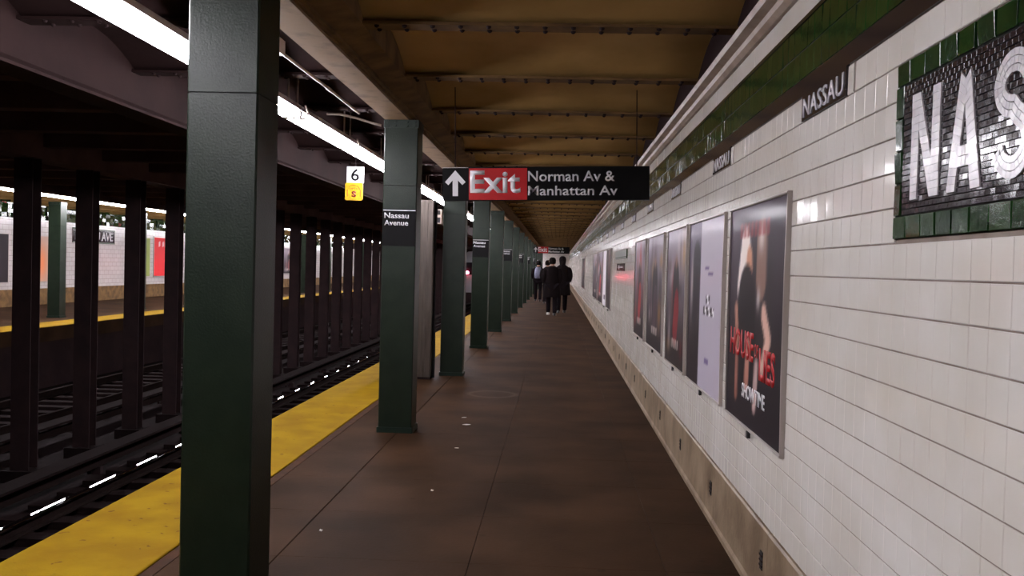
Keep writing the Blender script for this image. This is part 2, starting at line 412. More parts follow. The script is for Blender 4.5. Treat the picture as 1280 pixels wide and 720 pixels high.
def arc(cx_, cy_, rx, ry, a0, a1, n=14): return [(cx_ + rx * math.cos(math.radians(a0 + (a1 - a0) * i / n)), cy_ + ry * math.sin(math.radians(a0 + (a1 - a0) * i / n))) for i in range(n + 1)]
def scurve(r_off, w):
    # S centre line: two bowls, offset sideways by r_off
    P = arc(.5, .73, .33, .17, 15, 270) [:]; Q = arc(.5, .30, .35, .20, 90, -165)
    cl = P[:-1] + [(.5, .53)] + Q[1:] if False else P + Q[1:]
    out = []
    for i, p in enumerate(cl):
        a = cl[max(i - 1, 0)]; b = cl[min(i + 1, len(cl) - 1)]
        t = Vector(((b[0] - a[0]) * .2, (b[1] - a[1]) * .3)); t.normalize()
        out.append((p[0] - t.y * r_off / .2, p[1] + t.x * r_off / .3))
    return out
def letter(ch, ytop):
    global MAP
    wd = .2
    MAP = lambda p: (ytop - p[0] * wd, LH0 + p[1] * (LH1 - LH0))
    mb = MB(); s = .27
    if ch == 'N':
        band_quads(mb, [(0, 0), (0, 1)], [(s, 0), (s, 1)], 14)
        band_quads(mb, [(1 - s, 0), (1 - s, 1)], [(1, 0), (1, 1)], 14)
        band_quads(mb, [(0.02, 1), (.70, 0)], [(.30, 1), (.98, 0)], 14)
    if ch == 'A':
        band_quads(mb, [(0, 0), (.36, 1)], [(.28, 0), (.56, .9)], 14)
        band_quads(mb, [(.72, 0), (.44, .9)], [(1, 0), (.64, 1)], 14)
        band_quads(mb, [(.2, .2), (.8, .2)], [(.24, .38), (.76, .38)], 5, 2)
    if ch == 'S':
        for q in range(3):
            o0 = -.027 + q * .018
            band_quads(mb, scurve(o0, 0), scurve(o0 + .0175, 0), 34)
    if ch == 'U':
        A = [(0, 1), (0, .3)] + arc(.5, .3, .5, .3, 180, 360)[1:] + [(1, 1)]; B = [(s, 1), (s, .32)] + arc(.5, .32, .5 - s, .13, 180, 360)[1:] + [(1 - s, 1)]
        band_quads(mb, A, B, 34)
    if ch == 'V':
        band_quads(mb, [(0, 1), (.36, 0)], [(.28, 1), (.56, .1)], 14)
        band_quads(mb, [(.72, 1), (.44, .1)], [(1, 1), (.64, 0)], 14)
    if ch == 'E':
        band_quads(mb, [(0.05, 0), (0.05, 1)], [(.33, 0), (.33, 1)], 14)
        for v0 in (0, .42, .84): band_quads(mb, [(.33, v0), (.92, v0)], [(.33, v0 + .16), (.92, v0 + .16)], 6)
    mb.build('letter', M['mosw'], tab)
yy = 2.74
for ch in 'NASSAU AVE':
    if ch == ' ': yy -= .13; continue
    letter(ch, yy); yy -= .25

# little NASSAU tablets hanging from the black border
for i, p in enumerate(PL):
    lab = 'small black NASSAU name tablet under the green band, %s from the large mosaic' % nth(i + 1)
    t = thing('name_plaque', lab, 'name plaque', (WX, p + .3, 2.18), 'small name tablets along the wall')
    MB().box(WX - .006, 1.01, p, p + .6, rows[17] + .002, 2.288).build('plaque', M['blackt'], t)
    text('NASSAU', M['mosw'], t, 'lettering', (WX - .006, p + .575, rows[17] + .014), (0, -1, 0), (0, 0, 1), .55, .078, .003, .008)

# ------------------------------------------------------------ posters on the right wall
def poster_mesh(name, fn, parent, y_left, y_right, z0, z1, x, rough=.22, nu=44, nv=60, R=(0, -1, 0)):
    """flat print; fn(u, v) gives its colour (u left to right, v bottom to top)"""
    me = bpy.data.meshes.new(name); vs = []; fs = []; off = wl(parent); cols_ = []
    for j in range(nv + 1):
        for i in range(nu + 1):
            u = i / nu; v = j / nv
            vs.append((x - off[0], y_left + (y_right - y_left) * u - off[1], z0 + (z1 - z0) * v - off[2]))
            cols_.append(fn(u, v))
    for j in range(nv):
        for i in range(nu):
            a = j * (nu + 1) + i; fs.append((a, a + 1, a + nu + 2, a + nu + 1))
    me.from_pydata(vs, [], fs)
    at = me.color_attributes.new('print', 'FLOAT_COLOR', 'POINT')
    for k, c in enumerate(cols_): at.data[k].color = srgb(*[max(0, min(250, q * 1.22)) for q in c])
    me.materials.append(PRINT); o = bpy.data.objects.new(name, me); C.objects.link(o); o.parent = parent
    return o
PRINT = bpy.data.materials.new('printed_poster'); PRINT.use_nodes = True
_b = PRINT.node_tree.nodes['Principled BSDF']; _a = PRINT.node_tree.nodes.new('ShaderNodeVertexColor'); _a.layer_name = 'print'
PRINT.node_tree.links.new(_a.outputs['Color'], _b.inputs['Base Color']); _b.inputs['Roughness'].default_value = .5; _b.inputs['Specular IOR Level'].default_value = .1
_b.inputs['Coat Weight'].default_value = .1; _b.inputs['Coat Roughness'].default_value = .12
def blob(u, v, cu, cv, ru, rv, p=2): return math.exp(-((abs(u - cu) / ru) ** p + (abs(v - cv) / rv) ** p))
def mixc(a, b, t): t = max(0, min(1, t)); return tuple(x * (1 - t) + y * t for x, y in zip(a, b))
def capsule(u, v, a, b, r):
    ax, ay = a; bx, by = b; t = max(0, min(1, ((u - ax) * (bx - ax) + (v - ay) * (by - ay)) / ((bx - ax) ** 2 + (by - ay) ** 2)))
    d = math.hypot((u - ax - t * (bx - ax)), (v - ay - t * (by - ay)) * .8); return max(0, min(1, (r - d) / .02 + .5))
def p_drama(u, v):
    c = mixc((26, 20, 24), (84, 70, 84), max(0, v - .35) * 1.3 * (1 - .5 * u))
    c = mixc(c, (30, 24, 26), blob(u, v, .62, .55, .2, .28, 4))
    c = mixc(c, (205, 194, 188), capsule(u, v, (.32, .79), (.27, .63), .095))          # pale long hair
    c = mixc(c, (176, 128, 104), capsule(u, v, (.40, .75), (.41, .64), .055))
    c = mixc(c, (112, 86, 76), capsule(u, v, (.62, .82), (.62, .68), .085))
    c = mixc(c, (176, 164, 160), blob(u, v, .61, .85, .05, .06)); c = mixc(c, (160, 150, 150), blob(u, v, .58, .58, .03, .05))
    c = mixc(c, (20, 14, 18), capsule(u, v, (.36, .52), (.38, .38), .17))
    c = mixc(c, (150, 108, 92), capsule(u, v, (.16, .52), (.20, .38), .03))
    c = mixc(c, (176, 142, 128), capsule(u, v, (.68, .52), (.76, .42), .04)); c = mixc(c, (176, 142, 128), capsule(u, v, (.76, .42), (.68, .30), .035))
    c = mixc(c, (140, 96, 82), capsule(u, v, (.42, .36), (.40, .2), .04)); c = mixc(c, (120, 78, 66), capsule(u, v, (.20, .40), (.20, .12), .03))
    c = mixc(c, (150, 126, 122), capsule(u, v, (.58, .28), (.56, .12), .035))
    if .86 < v < .93 and .2 < u < .75: c = mixc(c, (130, 52, 56), .5 + .3 * math.sin(u * 90))
    return c
def p_action(seed, main, acc):
    rnd = random.Random(seed); bl = [(rnd.uniform(.1, .9), rnd.uniform(.1, .9), rnd.uniform(.04, .14), rnd.uniform(.04, .16), rnd.choice([main, acc, (40, 30, 34), (170, 158, 162), (70, 52, 50)])) for _ in range(16)]
    def f(u, v):
        c = mixc((28, 20, 22), (150, 140, 152), max(0, v - .15) * 1.1)
        for b in bl: c = mixc(c, b[4], .6 * blob(u, v, b[0], b[1], b[2], b[3]))
        c = mixc(c, (34, 26, 28), capsule(u, v, (.5, .58), (.5, .2), .16)); c = mixc(c, (120, 88, 76), blob(u, v, .5, .76, .07, .05))
        c = mixc(c, main, .8 * capsule(u, v, (.55, .42), (.5, .28), .12))
        if .12 < v < .2 and .3 < u < .7: c = mixc(c, (200, 190, 180), .5 + .4 * math.sin(u * 70))
        return mixc(c, (24, 18, 20), blob(u, v, .5, 0, .8, .12))
    return f
def p_notice(u, v):
    c = mixc((142, 135, 146), (156, 150, 160), v)
    if u < .37:                                                                          # dark picture strip at its left
        c = mixc((30, 22, 26), (96, 84, 108), max(0, v - .3) * 1.2); c = mixc(c, (30, 24, 30), capsule(u, v, (.25, .74), (.2, .5), .12))
        c = mixc(c, (140, 130, 130), blob(u, v, .1, .62, .04, .2))
        return c
    for (a, b, s, e) in ((.56, .66, .50, .565), (.48, .78, .435, .495)):
        if s < v < e and a < u < b: c = (40, 30, 36) if math.sin(u * 60 + v * 40) < .5 else (210, 205, 210)
    for (a, b, s, e) in ((.5, .62, .705, .72), (.6, .75, .675, .69), (.55, .66, .15, .185)):
        if s < v < e and a < u < b: c = (88, 72, 110)
    return c
def framed(name, label, ya, yb, z0, z1, fn, group='posters in frames on the tiled wall'):
    t = thing(name, label, 'poster', (WX, (ya + yb) / 2, z0), group)
    x = WX - .012; w_ = .014
    MB().box(x, WX + .004, ya, yb, z0, z1).build('backing', M['black'], t)
    for (a, b, s, e) in ((ya - w_, yb + w_, z1, z1 + w_), (ya - w_, yb + w_, z0 - w_, z0), (ya - w_, ya, z0, z1), (yb, yb + w_, z0, z1)):
        MB().prism([(WX + .004, a, s), (x - .008, a, s), (x - .012, a, s + (e - s) * .3), (x - .012, a, s + (e - s) * .7), (x - .008, a, e), (WX + .004, a, e)], (0, b - a, 0)).build('frame_bar', M['frame'], t)
    poster_mesh('print', fn, t, yb, ya, z0, z1, x - .001)
    MB().box(x - .016, x + .0, (ya + yb) / 2 - .02, (ya + yb) / 2 + .02, z0 - .045, z0 - .012).build('frame_lock', M['hole'], t)
    return t
Pz0, Pz1 = .765, 1.895
t = framed('poster', 'nearest framed dark poster with two figures and big red lettering', 4.13, 5.45, Pz0, Pz1, p_drama)
text('HOUSE', M['red'], t, 'lettering', (WX - .013, 5.38, 1.10), (0, -1, 0), (0, 0, 1), .62, .15, .001, .03)
text('OF', M['red'], t, 'lettering', (WX - .013, 4.74, 1.13), (0, -1, 0), (0, 0, 1), .1, .07, .001, .02)
text('LIES', M['red'], t, 'lettering', (WX - .013, 4.62, 1.03), (0, -1, 0), (0, 0, 1), .34, .16, .001, .03)
text('SHOWTIME', M['white'], t, 'lettering', (WX - .013, 5.02, .90), (0, -1, 0), (0, 0, 1), .55, .075, .001, .02)
framed('poster', 'pale lilac framed notice with small dark blocks, beside the nearest dark poster', 5.67, 7.12, Pz0, Pz1, p_notice)
framed('poster', 'framed poster of red-clad figure, directly left of the pale lilac notice', 7.30, 8.52, Pz0, Pz1, p_action(3, (120, 30, 34), (150, 110, 60)))
framed('poster', 'framed poster of dark standing figure over amber patches, second left of lilac notice', 8.86, 10.35, Pz0, Pz1, p_action(8, (60, 44, 52), (140, 96, 40)))
framed('poster', 'narrow-looking framed reddish poster at the left end of the nearer poster row', 10.70, 12.05, Pz0, Pz1, p_action(12, (140, 40, 40), (90, 60, 50)))
framed('poster', 'tall dark poster at the near end of the second poster row', 17.5, 18.9, .80, 1.93, lambda u, v: mixc((30, 22, 24), (92, 70, 60), v * blob(u, v, .5, .8, .3, .5)))
framed('poster', 'white poster in the middle of the second poster row', 19.1, 20.5, .80, 1.93, lambda u, v: (190, 184, 190) if not (.3 < u < .7 and .1 < v < .2) else (60, 50, 60))
framed('poster', 'red and white poster left of the white one in the second row', 20.7, 23.1, .80, 1.93, p_action(21, (170, 40, 40), (200, 190, 190)))
framed('poster', 'dark poster at the far end of the second poster row', 23.4, 26.2, .80, 1.93, p_action(22, (70, 40, 40), (60, 50, 60)))
framed('poster', 'farthest dark poster on the tiled wall near the walking people', 34.4, 38.4, .80, 1.95, lambda u, v: mixc((26, 22, 24), (60, 50, 50), v * .6))
t = thing('direction_sign', 'long dark green enamel sign above black tile plaque on tiled wall', 'sign', (WX, 14.9, 1.72))
MB().box(WX - .02, WX + .003, 13.65, 16.15, 1.72, 1.85).build('plate', M['signg'], t); MB().box(WX - .023, WX - .019, 13.70, 16.10, 1.738, 1.748).build('rule', M['black'], t)
t = thing('tile_plaque', 'short black tile plaque below the long green sign on wall', 'plaque', (WX, 15, 1.51))
MB().box(WX - .01, WX + .003, 14.1, 15.9, 1.53, 1.645).build('plate', M['blackt'], t)
MB().prism([(WX - .012, 15.6, 1.587), (WX - .012, 15.3, 1.625), (WX - .012, 15.3, 1.55)], (.004, 0, 0)).build('arrow_head', M['mosw'], t); MB().box(WX - .012, WX - .008, 14.5, 15.3, 1.578, 1.597).build('arrow_shaft', M['mosw'], t)

# ------------------------------------------------------------ ceiling: beams, vaults, girders
ceil = struct('ceiling')
BY = [5.58 + 1.524 * k for k in range(-8, 54)]
XL, XR = -3.32, 1.02
for i, yb in enumerate(BY):
    near = -1 < yb < 45
    b = MB(); b.box(-1.2, XR, yb - .075, yb + .075, 2.95, 2.968); b.box(-1.2, XR, yb - .012, yb + .012, 2.968, 3.25)
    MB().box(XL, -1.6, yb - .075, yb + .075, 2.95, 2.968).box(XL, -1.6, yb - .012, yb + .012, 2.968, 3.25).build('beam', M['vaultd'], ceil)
    bo = b.build('beam', M['brownp'], ceil)
    rv = MB()
    if near:
        for x in [(-1.1 + .165 * q) for q in range(13)] + [(-3.1 + .165 * q) for q in range(9)]:
            for s in (-.045, .045):
                rings = [[(x + .016 * math.cos(a) * r, yb + s + .016 * math.sin(a) * r, zz) for a in [2 * math.pi * k / 8 for k in range(8)]] for r, zz in ((1, 2.951), (.8, 2.940), (.35, 2.935))]
                rv.loft([list(reversed(r)) for r in rings])
        rv.build('rivets', M['darks'], bo, 'stuff')
    # vault to the next beam
    y0, y1 = yb + .012, yb + 1.512; n = 10; pr = []
    for k in range(n + 1):
        t_ = k / n; pr.append((y0 + (y1 - y0) * t_, 2.975 + .17 * (1 - (2 * t_ - 1) ** 2)))
    v = MB(); vs = [(x, a, z) for x in (-1.2, XR) for a, z in pr]
    v.add(vs, [(k, k + 1, k + n + 2, k + n + 1) for k in range(n)], True)
    v.build('vault', M['vault'], ceil)
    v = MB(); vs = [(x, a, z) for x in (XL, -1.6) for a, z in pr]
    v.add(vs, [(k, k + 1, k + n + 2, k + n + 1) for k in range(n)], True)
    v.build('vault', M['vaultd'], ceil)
MB().box(-16.3, 1.3, YB - 1, YE + 1, 3.3, 3.5).build('roof_slab', M['tceil'], ceil)
g = MB()
g.box(-1.605, -1.385, YB, YE, 2.862, 2.88); o = g.build('girder_flange', M['flange'], ceil); o['label'] = 'cream painted underside of the girder over the pillars'
MB().prism([(-1.61, YB, 2.881), (-1.37, YB, 2.881), (-1.37, YB, 2.893), (-1.345, YB, 2.893), (-1.345, YB, 2.915), (-1.31, YB, 2.92), (-1.18, YB, 2.948), (-1.18, YB, 3.29), (-1.61, YB, 3.29)], (0, YE - YB, 0)).build('girder_casing', M['brownp'], ceil)
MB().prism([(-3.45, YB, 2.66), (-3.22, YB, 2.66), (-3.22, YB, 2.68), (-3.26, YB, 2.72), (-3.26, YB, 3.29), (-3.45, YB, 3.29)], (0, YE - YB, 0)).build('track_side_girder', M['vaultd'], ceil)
MB().box(-6.82, -6.48, YB, YE, 2.75, 3.29).build('centre_girder', M['tceil'], ceil)
MB().box(-10.5, -10.2, YB, YE, 2.8, 3.29).build('far_girder', M['tceil'], ceil)
for k in range(-2, 54):
    y = 5.58 + 1.524 * k
    MB().box(-6.5, -3.43, y - .1, y + .1, 2.9, 3.29).build('track_beam', M['tceil'], ceil)
    MB().box(-10.2, -6.8, y - .1, y + .1, 2.9, 3.29).build('track_beam', M['tceil'], ceil)
    if k > 4: MB().box(-16, -10.5, y - .06, y + .06, 3.05, 3.29).build('far_beam', M['vault'], ceil)

# end walls, far platform, far wall
o = struct('wall_back'); MB().box(-16.3, 1.3, YB - .9, YB - .7, -1.4, 3.4).build('surface', M['soot'], o)
o = struct('wall_front'); MB().box(-1.6, 1.02, YE - 2, YE - 1.8, 0, 2.95).build('tiled_surface', M['fartile'], o); MB().box(-16.3, 1.3, YE, YE + .2, -1.4, 3.4).build('surface', M['soot'], o)
fl = struct('floor'); fl['label'] = 'platform across the tracks'
MB().box(-16.1, -10.85, YB, YE, -.3, 0).build('platform_slab', M['floor'], fl)
MB().box(-11.65, -10.86, YB, YE, 0, .012).build('yellow_edge_strip', M['yellow'], fl)
MB().box(-10.97, -10.9, YB, YE, -1.35, -.3).build('platform_face', M['soot'], fl)
wfar = struct('wall_left')
MB().box(-16.3, -16.0, YB, YE, .5, 2.62).build('tiled_surface', M['fartile'], wfar)
MB().box(-16.3, -15.97, YB, YE, -.02, .5).build('base', M['brownp'], wfar)
gb = MB(); y = 12
while y < 70:
    for z0 in (2.63, 2.76, 2.89, 3.02):
        tl = random.gauss(0, .09); tz = random.gauss(0, .06)
        f = lambda sy, sz: -15.985 + tl * sy * .15 + tz * sz * .06
        gb.add([(f(-1, -1), y, z0), (f(1, -1), y + .29, z0), (f(1, 1), y + .29, z0 + .125), (f(-1, 1), y, z0 + .125)], [(0, 1, 2, 3)])
    y += .3
MB().box(-16.3, -16.02, YB, YE, 2.62, 3.3).build('upper_wall', M['soot'], wfar)
gb.build('glazed_band', M['greent'], wfar, 'stuff')
t = thing('mosaic_name_tablet', 'dark name tablet with white letters on the wall across the tracks', 'mosaic sign', (-16, 32.5, 1.98))
MB().box(-15.999, -15.98, 30.4, 33.35, 1.98, 2.48).build('plate', M['mosb'], t)
MB().box(-15.985, -15.97, 30.4, 33.35, 1.98, 2.03).build('border', M['signg'], t); MB().box(-15.985, -15.97, 30.4, 33.35, 2.43, 2.48).build('border', M['signg'], t)
text('NASSAU AVE', M['mosw'], t, 'lettering', (-15.98, 30.55, 2.08), (0, 1, 0), (0, 0, 1), 2.65, .3, .004, .03)
def farposter(label, ya, yb, z0, z1, fn):
    t = thing('poster', label, 'poster', (-16, (ya + yb) / 2, z0), 'posters across the tracks')
    MB().box(-16.01, -15.975, ya - .04, yb + .04, z0 - .04, z1 + .04).build('frame', M['frame'], t)
    poster_mesh('print', fn, t, ya, yb, z0, z1, -15.972, nu=16, nv=24)
farposter('dark poster across the tracks at the left edge of view', 24.9, 26.75, .72, 2.12, lambda u, v: mixc((34, 28, 32), (90, 84, 92), blob(u, v, .6, .5, .12, .4)))
farposter('pale poster with orange figure across the tracks', 27.6, 29.1, .72, 2.12, lambda u, v: mixc((150, 130, 120), (190, 110, 70), blob(u, v, .6, .4, .25, .4)))
farposter('lime green poster across the tracks beside the red one', 34.6, 36.3, .82, 2.3, lambda u, v: (120, 130, 70))
farposter('plain red poster across the tracks', 36.7, 38.6, .82, 2.35, lambda u, v: (186, 40, 44) if not (.2 < u < .8 and .78 < v < .9 and math.sin(u * 60) > 0) else (220, 180, 180))
for i in range(5): farposter('distant poster across the tracks, %s one beyond the red poster' % nth(i + 1), 42 + i * 3.1, 44.2 + i * 3.1, .82, 2.3, p_action(50 + i, (120, 60, 60), (180, 170, 170)))

# ------------------------------------------------------------ track
o = thing('track_bed', 'black sooty track bed in the trough between platforms', 'track bed', (0, 0, -1.35), kind='structure')
MB().box(-11, -2.6, YB, YE, -1.5, -1.3).build('invert', M['ballast'], o)
def track(xc, label):
    t = thing('railway_track', label, 'track', (xc, 0, -1.3))
    for s in (-.7175, .7175):
        x = xc + s; zt = -1.075
        hd = [(x + a, zt - dz + s_ * a * .05) for a, dz in ((-.036, .012), (-.031, .005), (-.014, .0), (.014, .0), (.031, .005), (.036, .012)) for s_ in ((1 if s > 0 else -1),)]   # rails canted 1:20 inwards
        pr = [(x - .036, zt - .035)] + hd + [(x + .036, zt - .035)]
        MB().prism([(a, YB, z) for a, z in pr], (0, YE - YB, 0)).build('rail', M['rail'] if s < 0 and xc > -6 else M['railweb'], t)
        MB().box(x - .009, x + .009, YB, YE, zt - .13, zt - .035).box(x - .07, x + .07, YB, YE, zt - .145, zt - .13).build('rail_foot', M['railweb'], t)
    rest = MB(); k = 0; y = YB + .3
    while y < YE:
        if y > 8 and k < 60: MB().box(xc - 1.25, xc + 1.25, y, y + .23, -1.31, -1.22).build('sleeper', M['sleeper'], t); k += 1
        else: rest.box(xc - 1.25, xc + 1.25, y, y + .23, -1.31, -1.22)
        y += .6
    rest.build('sleepers', M['sleeper'], t, 'stuff')
track(-4.52, 'near railway track with one rail glinting in bright dashes'); track(-9.1, 'far railway track behind the dark centre columns')
for x, l in ((-5.95, 'dark third rail under its cover board, before the centre columns'), (-7.6, 'dark covered third rail of the far track, behind the centre columns')):
    t = thing('third_rail', l, 'third rail', (x, 0, -1.3))
    MB().box(x - .035, x + .035, YB, YE, -1.2, -1.1).build('conductor', M['railweb'], t); MB().box(x - .13, x + .13, YB, YE, -1.03, -1.0).build('cover_board', M['sleeper'], t)
    y = YB + 1
    while y < YE: MB().box(x - .12, x - .09, y, y + .05, -1.31, -1.03).box(x - .06, x + .06, y, y + .08, -1.31, -1.2).build('bracket', M['darks'], t); y += 3.0

# centre columns between the tracks
cy0 = 11.43 - 1.517 * 3
proto = thing('track_column', 'x', 'column', (-6.65, cy0, -1.31))
y = cy0
MB().box(-6.77, -6.53, y, y + .014, -1.31, 2.76).box(-6.77, -6.53, y + .196, y + .21, -1.31, 2.76).box(-6.657, -6.643, y + .014, y + .196, -1.31, 2.76).build('shaft', M['darks'], proto)
MB().box(-6.85, -6.45, y - .08, y + .29, -1.31, -1.15).build('footing', M['ballast'], proto)
remember(proto)
ncol = 44
for k in range(ncol):
    o = proto if k == 0 else dup(proto); o.location = (-6.65, cy0 + 1.517 * k, -1.31)
    tag(o, None, None, 'dark columns between the tracks')
    j = k - 2
    if 1 <= j <= 4: lab = 'black steel column between the tracks, %s from the left edge of view' % nth(j)
    elif j < 1: lab = 'black steel column between the tracks, out of view at the near end, number %s back' % nth(1 - j)
    else: lab = 'black steel column between the tracks, %s along the row from the left edge' % nth(j)
    o['label'] = lab

# ------------------------------------------------------------ green pillars
def pillar(x0, y, far=False):
    x1 = x0 + .31; y1 = y + .30
    t = thing('platform_pillar', 'x', 'pillar', ((x0 + x1) / 2, y + .15, 0), 'green pillars across the tracks' if far else 'green pillars along the platform')
    MB().cbox(x0, x1, y, y1, 0, 2.262, .008).build('lower_casing', M['pil'], t)
    MB().cbox(x0 + .005, x1 - .005, y + .005, y1 - .005, 2.262, 2.268, .008).build('casing_joint', M['black'], t)
    MB().cbox(x0, x1, y, y1, 2.268, 2.80, .008).build('upper_casing', M['pil'], t)
    MB().cbox(x0 - .006, x1 + .006, y - .006, y1 + .006, 2.79, 2.862, .004).build('cap_plate', M['pild'], t)
    for bx in (x0 + .03, x0 + .1, x1 - .1, x1 - .03):
        for z in (2.81, 2.845): MB().tube([(bx, y - .004, z), (bx, y - .02, z)], .011, 6).build('bolt', M['pild'], t)
    MB().cbox(x0 - .012, x1 + .012, y - .012, y1 + .012, 0, .05, .008).build('foot_plate', M['pild'], t)
    return t
P0 = pillar(-1.61, DB); remember(P0)
CH = {2: 'carrying the nearest station plate', 3: 'all in shadow behind the arrow of the exit sign', 4: 'below the red exit panel'}
pillars = []
for k in range(-1, 18):
    o = P0 if k == 0 else dup(P0); o.location = (-1.455, DB + .15 + D * k, 0)
    n = k + 1
    if k == 0: o['label'] = 'nearest large green pillar rising through the whole picture'
    elif k < 0: o['label'] = 'green pillar just behind the viewer, out of the picture'
    else: o['label'] = ('green steel pillar, %s along the row from the viewer' % nth(n)) + (', ' + CH[n] if n in CH else '')
    pillars.append(o)
for k in range(1, 18, 2):                                 # every second pillar carries a station plate
    y = DB + D * k; n = nth(k + 1)
    t = thing('station_plate', 'black Nassau Avenue station plate on the %s green pillar' % n, 'sign', (-1.455, y, 1.71), 'station plates on the pillars')
    MB().box(-1.606, -1.304, y - .006, y + .001, 1.715, 2.052).build('plate', M['black'], t)
    MB().box(-1.604, -1.306, y - .008, y - .005, 2.034, 2.042).build('white_line', M['white'], t)
    text('Nassau', M['white'], t, 'lettering', (-1.592, y - .006, 1.965), (1, 0, 0), (0, 0, 1), .225, .05, .001, .015)
    text('Avenue', M['white'], t, 'lettering', (-1.592, y - .006, 1.90), (1, 0, 0), (0, 0, 1), .22, .048, .001, .015)
for k in range(11):
    o = dup(P0); o.location = (-12.4, 18.1 + .15 + 4.6 * k, 0)
    o['group'] = 'green pillars across the tracks'
    o['label'] = 'green pillar on the platform across the tracks, %s from the left edge of view' % nth(k) if k else 'green pillar across the tracks, out of view to the left'

# ------------------------------------------------------------ fluorescent fixtures
def fixture(x, y, z, L):
    t = thing('fluorescent_fixture', 'x', 'light fixture', (x, y, z), 'fluorescent fixtures in a row')
    MB().prism([(x - .085, y, z + .03), (x + .085, y, z + .03), (x + .055, y, z + .085), (x - .055, y, z + .085)], (0, L, 0)).build('channel', M['chan'], t)
    for s in (-.05, .05):
        MB().tube([(x + s, y + .03, z), (x + s, y + L - .03, z)], .027, 10).build('tube', M['tube'], t)
    for yy_ in (y + .004, y + L - .026):
        MB().box(x - .07, x + .07, yy_, yy_ + .022, z - .025, z + .03).build('lamp_holder', M['chan'], t)
    for yy_ in (y + .12, y + L - .12):
        MB().tube([(x, yy_, z + .08), (x, yy_, 3.1)], .008, 6).build('hanger_rod', M['conduit'], t)
    return t
FX = fixture(-2.18, 5.62, 2.735, 1.95); remember(FX)
hookp = MB(); hookp.tube([(-2.08, 5.62, 2.815), (-2.055, 5.62, 2.755), (-2.08, 5.62, 2.71), (-2.13, 5.62, 2.695)], .009, 6); hk = hookp.build('safety_hook', M['conduit'], FX)
KIDS[FX.name].append(hk); KIDS[hk.name] = []
VIS = {-1: 'in the upper left corner', 0: 'hidden mostly behind the nearest pillar', 1: 'first right of the nearest pillar', 2: 'second right of nearest pillar, above number board'}
for k in range(-3, 41):
    o = FX if k == 0 else dup(FX); o.location = (-2.18, 5.62 + 1.98 * k, 2.735)
    if k in VIS: o['label'] = 'white fluorescent fixture over near platform edge, ' + VIS[k]
    elif k < -1: o['label'] = 'fluorescent fixture over near platform edge, %s behind the upper left corner one' % nth(-1 - k)
    else: o['label'] = 'fluorescent fixture over the near platform edge, %s right of the nearest pillar' % nth(k)
FXF = dup(FX)
for c in FXF.children:
    if c.name.startswith('tube'): c.data = c.data.copy(); c.data.materials[0] = M['tubef']
remember(FXF)
j = 0
for k in range(-5, 34):
    o = dup(FXF) if k > -5 else FXF; o.location = (-11.6, 21.3 + 1.98 * k, 2.92); o.scale = (1.5, 1, 1.5); o['group'] = 'fluorescent fixtures across the tracks'
    y = o.location.y
    if y < 19: o['label'] = 'fluorescent fixture across the tracks, %s beyond the left edge of view' % nth(int((21 - y) / 1.98) + 1 if y < 19 else 1)
    else: j += 1; o['label'] = 'fluorescent fixture across the tracks, %s from the left edge of view' % nth(j)

# conduit with bent end and its box
t = thing('conduit', 'thin bright metal conduit running to the second green pillar', 'pipe', (-1.8, 5.9, 2.88))
MB().tube([(-1.8, 5.9, 2.88), (-1.8, 7.2, 2.885)], .011, 8).build('pipe', M['conduit'], t)
MB().tube([(-1.8, 7.28, 2.885), (-1.8, 8.35, 2.88)], .011, 8).build('pipe', M['conduit'], t); MB().tube([(-1.8, 7.19, 2.885), (-1.8, 7.29, 2.885)], .015, 8).build('coupling', M['conduit'], t)
MB().prism([(-1.86, 5.7, 2.84), (-1.75, 5.7, 2.84), (-1.75, 5.7, 2.93), (-1.86, 5.7, 2.93)], (0, .2, 0)).build('junction_box', M['chan'], t)
MB().tube([(-2.05, 8.2, 2.845), (-1.96, 8.3, 2.86), (-1.85, 8.42, 2.85), (-1.72, 8.5, 2.82), (-1.63, 8.52, 2.80)], .011, 8).build('bent_end', M['conduit'], t)

# number board hanging over the platform edge
t = thing('number_board', 'hanging white and yellow number board reading six', 'sign', (-2.51, 11.5, 2.32))
yb = 11.5
MB().box(-2.615, -2.405, yb, yb + .02, 2.53, 2.73).build('white_plate', M['white'], t)
def rrect(x0, x1, z0, z1, r, y, d):
    p = []
    for cxx, czz, a0 in ((x1 - r, z0 + r, -90), (x1 - r, z1 - r, 0), (x0 + r, z1 - r, 90), (x0 + r, z0 + r, 180)):
        p += [(cxx + r * math.cos(math.radians(a0 + q * 30)), y, czz + r * math.sin(math.radians(a0 + q * 30))) for q in range(4)]
    return MB().prism(p, (0, d, 0))
rrect(-2.63, -2.412, 2.315, 2.53, .02, yb - .004, .02).build('yellow_plate', M['ylw'], t)
text('6', M['black'], t, 'lettering', (-2.56, yb, 2.555), (1, 0, 0), (0, 0, 1), .1, .145, .001, .01)
MB().tube([(-2.60, yb - .005, 2.36), (-2.60, yb - .005, 2.44), (-2.57, yb - .005, 2.49), (-2.52, yb - .005, 2.50), (-2.47, yb - .005, 2.49), (-2.44, yb - .005, 2.44), (-2.44, yb - .005, 2.36)], .004, 6).build('printed_arch', M['dred'], t)
text('OPTO', M['dred'], t, 'lettering', (-2.575, yb - .004, 2.445), (1, 0, 0), (0, 0, 1), .11, .024, .001, .01)
text('S', M['dred'], t, 'lettering', (-2.55, yb - .004, 2.355), (1, 0, 0), (0, 0, 1), .06, .075, .001, .05)
MB().tube([(-2.51, yb + .01, 2.73), (-2.51, yb + .01, 3.29)], .006, 6).build('hanger_rod', M['darks'], t)

